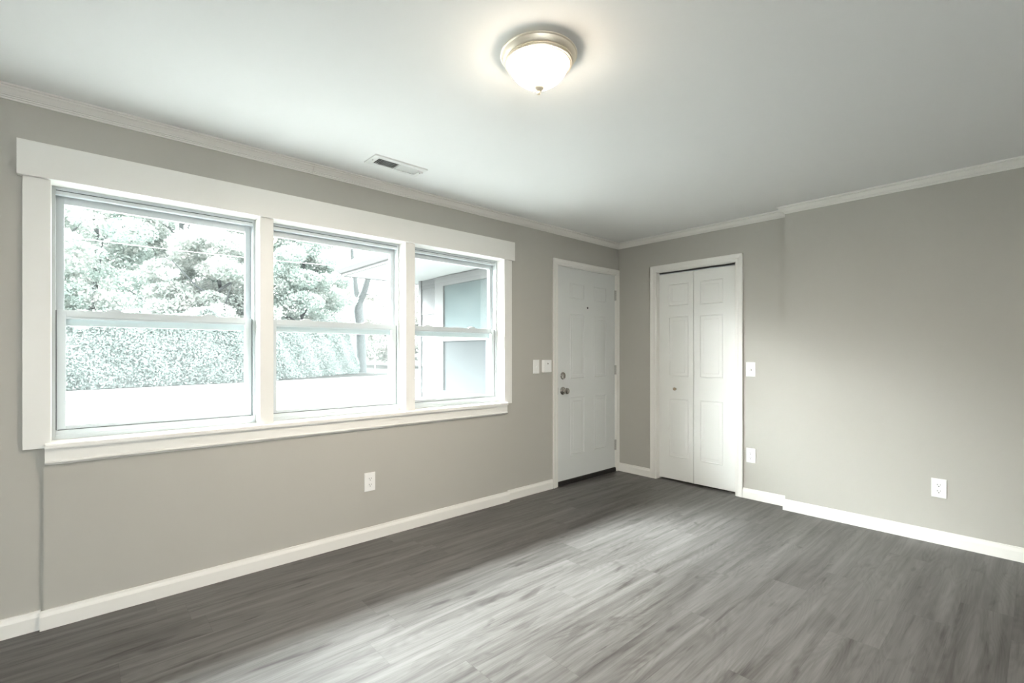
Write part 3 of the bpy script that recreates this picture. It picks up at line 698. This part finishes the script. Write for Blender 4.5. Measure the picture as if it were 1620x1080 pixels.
tree(D(240, 48), 48, 13, 7.0, 1.5, M['leaf_far'], 14000, .22, .3, 'hazy pale tree behind the left window trees')
for rx, ry, nm in ((-19, 33, 'round green tree out beyond the left end of the hedge'), (-27, 37, 'taller green tree standing farthest to the left beyond the hedge')):
    dd = Vector((rx, ry, 0)) - CAM
    tree(dd.dot(R_), dd.dot(F), 13, 5, 2, M['leaf_a'], 9000, .26, .28, nm)
# forked trunk
fx, fy = spot(D(571, 44), 44)
ft = empty('forked_tree', (fx, fy, GZ), 0, 'bare forked grey tree trunk in the right half of the middle window', 'tree')
K = 44/758.6
def fp(px, py, d=0): return tuple(R_*((px-571)*K) + F*d + Vector((0, 0, 1.2-GZ + (559.65-py)*K)))
bm = bmesh.new()
tube(bm, [fp(572, 600), fp(571, 560), fp(570, 520), fp(567, 492), fp(567, 474)], [.52, .48, .46, .46, .46], 12)
tube(bm, [fp(567, 478), fp(562, 462, .1), fp(560, 444, .3), fp(556, 420, .5), fp(553, 390, .6)], [.36, .30, .26, .20, .14], 10)
tube(bm, [fp(568, 478), fp(576, 462, -.1), fp(583, 444, -.3), fp(588, 420, -.4), fp(596, 385, -.6)], [.38, .32, .28, .22, .14], 10)
tube(bm, [fp(574, 467), fp(584, 466, -.3), fp(594, 470, -.6)], [.05, .035, .02], 6)
tube(bm, [fp(564, 470), fp(572, 455, .3), fp(579, 458, .5)], [.05, .035, .02], 6)
obj('trunk', bm, M['bark'], ft, True)
o = Vector(fp(572, 370))
leaves_mesh('foliage', crown_points(7000, [tuple(o + Vector((RNG.uniform(-3, 3), RNG.uniform(-3, 3), RNG.uniform(-1, 3)))) + (1.3, 1.3, .8) for _ in range(9)]), .15, M['leaf_b'], ft, (0, 0, 0))
# vine-covered hedge bank along the street
hd = empty('hedge', (0, 28, GZ), 0, 'long dense green hedge across the street, below the trees', 'hedge')
line = [Vector(p) for p in ((-24, 23.0, 0), (-10, 26.1, 0), (-4.6, 27.3, 0), (3.1, 29.2, 0), (5.3, 30.2, 0), (9.2, 33.3, 0), (14.3, 37.4, 0))]
seg = [(b-a).length for a, b in zip(line, line[1:])]; cum = np.concatenate([[0], np.cumsum(seg)])
n = 190000
s_ = RNG.uniform(0, cum[-1], n); idx = np.clip(np.searchsorted(cum, s_)-1, 0, len(seg)-1); tt = (s_-cum[idx])/np.array(seg)[idx]
Ln = np.array([list(p) for p in line]); P0 = Ln[idx] + (Ln[idx+1]-Ln[idx])*tt[:, None]
dv = (Ln[idx+1]-Ln[idx]); dv /= np.linalg.norm(dv, axis=1)[:, None]; nv = np.stack([-dv[:, 1], dv[:, 0], 0*dv[:, 0]], 1)
top = 3.7 + .35*np.sin(s_*.55) + .25*np.sin(s_*1.7+1) + .15*np.sin(s_*3.9)
top = np.where(s_ > cum[-1]-1.2, top*np.sqrt(np.clip((cum[-1]-s_)/1.2, .25, 1)), top)
u = RNG.uniform(0, 1, n)**.8; dep = np.abs(RNG.normal(scale=.35, size=n)) + .55*u**2 + .2*np.sin(s_*2.3+u*5)*.5
tp = RNG.uniform(0, 1, n) < .15
Pz = np.where(tp, top - np.abs(RNG.normal(scale=.12, size=n)), u*top); dep = np.where(tp, RNG.uniform(.4, 2.4, n), dep)
Ph = P0 + nv*dep[:, None]; Ph[:, 2] = Pz; Ph -= np.array([0, 28, 0])
leaves_mesh('foliage', Ph, .075, M['leaf_h'], hd, (0, 0, 0))
bm = bmesh.new()
for a, b in zip(line, line[1:]):
    d_ = (b-a).normalized(); q = Vector((-d_.y, d_.x, 0))
    prism(bm, [(.55, 0), (.75, 2.2), (1.2, 3.2), (2.2, 3.2), (2.4, 0)], a - Vector((0, 28, 0)), b - Vector((0, 28, 0)) - d_*.5, q, (0, 0, 1))
obj('inner_growth', bm, M['leaf_h'], hd)
# overhead cable between two street poles, sagging across the left and middle windows
a = Vector((*spot(D(-60, 17), 17), 1.2 + (559.65-352)*17/758.6)); b = Vector((*spot(D(700, 27), 27), 1.2 + (559.65-431)*27/758.6)); mid = (a+b)/2
bm = bmesh.new(); tube(bm, [a - mid + (b-a)*t + Vector((0, 0, -1.0*t*(1-t))) for t in [i/24 for i in range(25)]], .008, 6)
w_ = obj('overhead_cable', bm, M['wire']); w_.location = mid
tag(w_, 'thin pale overhead cable sagging in front of the trees', 'cable')
for q, nm in ((a, 'grey wooden street pole holding the left end of the cable'), (b, 'grey wooden street pole holding the right end of the cable, behind the house wing')):
    bm = bmesh.new(); tube(bm, [(0, .11, 0), (0, .11, q.z - GZ + .9)], [.13, .10], 12)
    tube(bm, [(0, -.02, q.z-GZ), (0, .05, q.z-GZ)], .03, 8)
    p_ = obj('street_pole', bm, M['bark'], None, True); p_.location = (q.x, q.y, GZ); tag(p_, nm, 'pole', 'street poles')
# bent white pipe by the end of the hedge
px_, py_ = spot(D(586, 42), 42); K2 = 42/758.6
def pp(px, py): return tuple(R_*((px-586)*K2) + Vector((0, 0, 1.2-GZ + (559.65-py)*K2)))
bm = bmesh.new(); tube(bm, [pp(579, 512), pp(579, 535), pp(580.5, 544), pp(586, 552), pp(593, 560.5), pp(594, 592)], .05, 8)
po = obj('bent_pole', bm, M['wire']); po.location = (px_, py_, GZ)
tag(po, 'thin bent white pole beside the end of the hedge', 'pole')
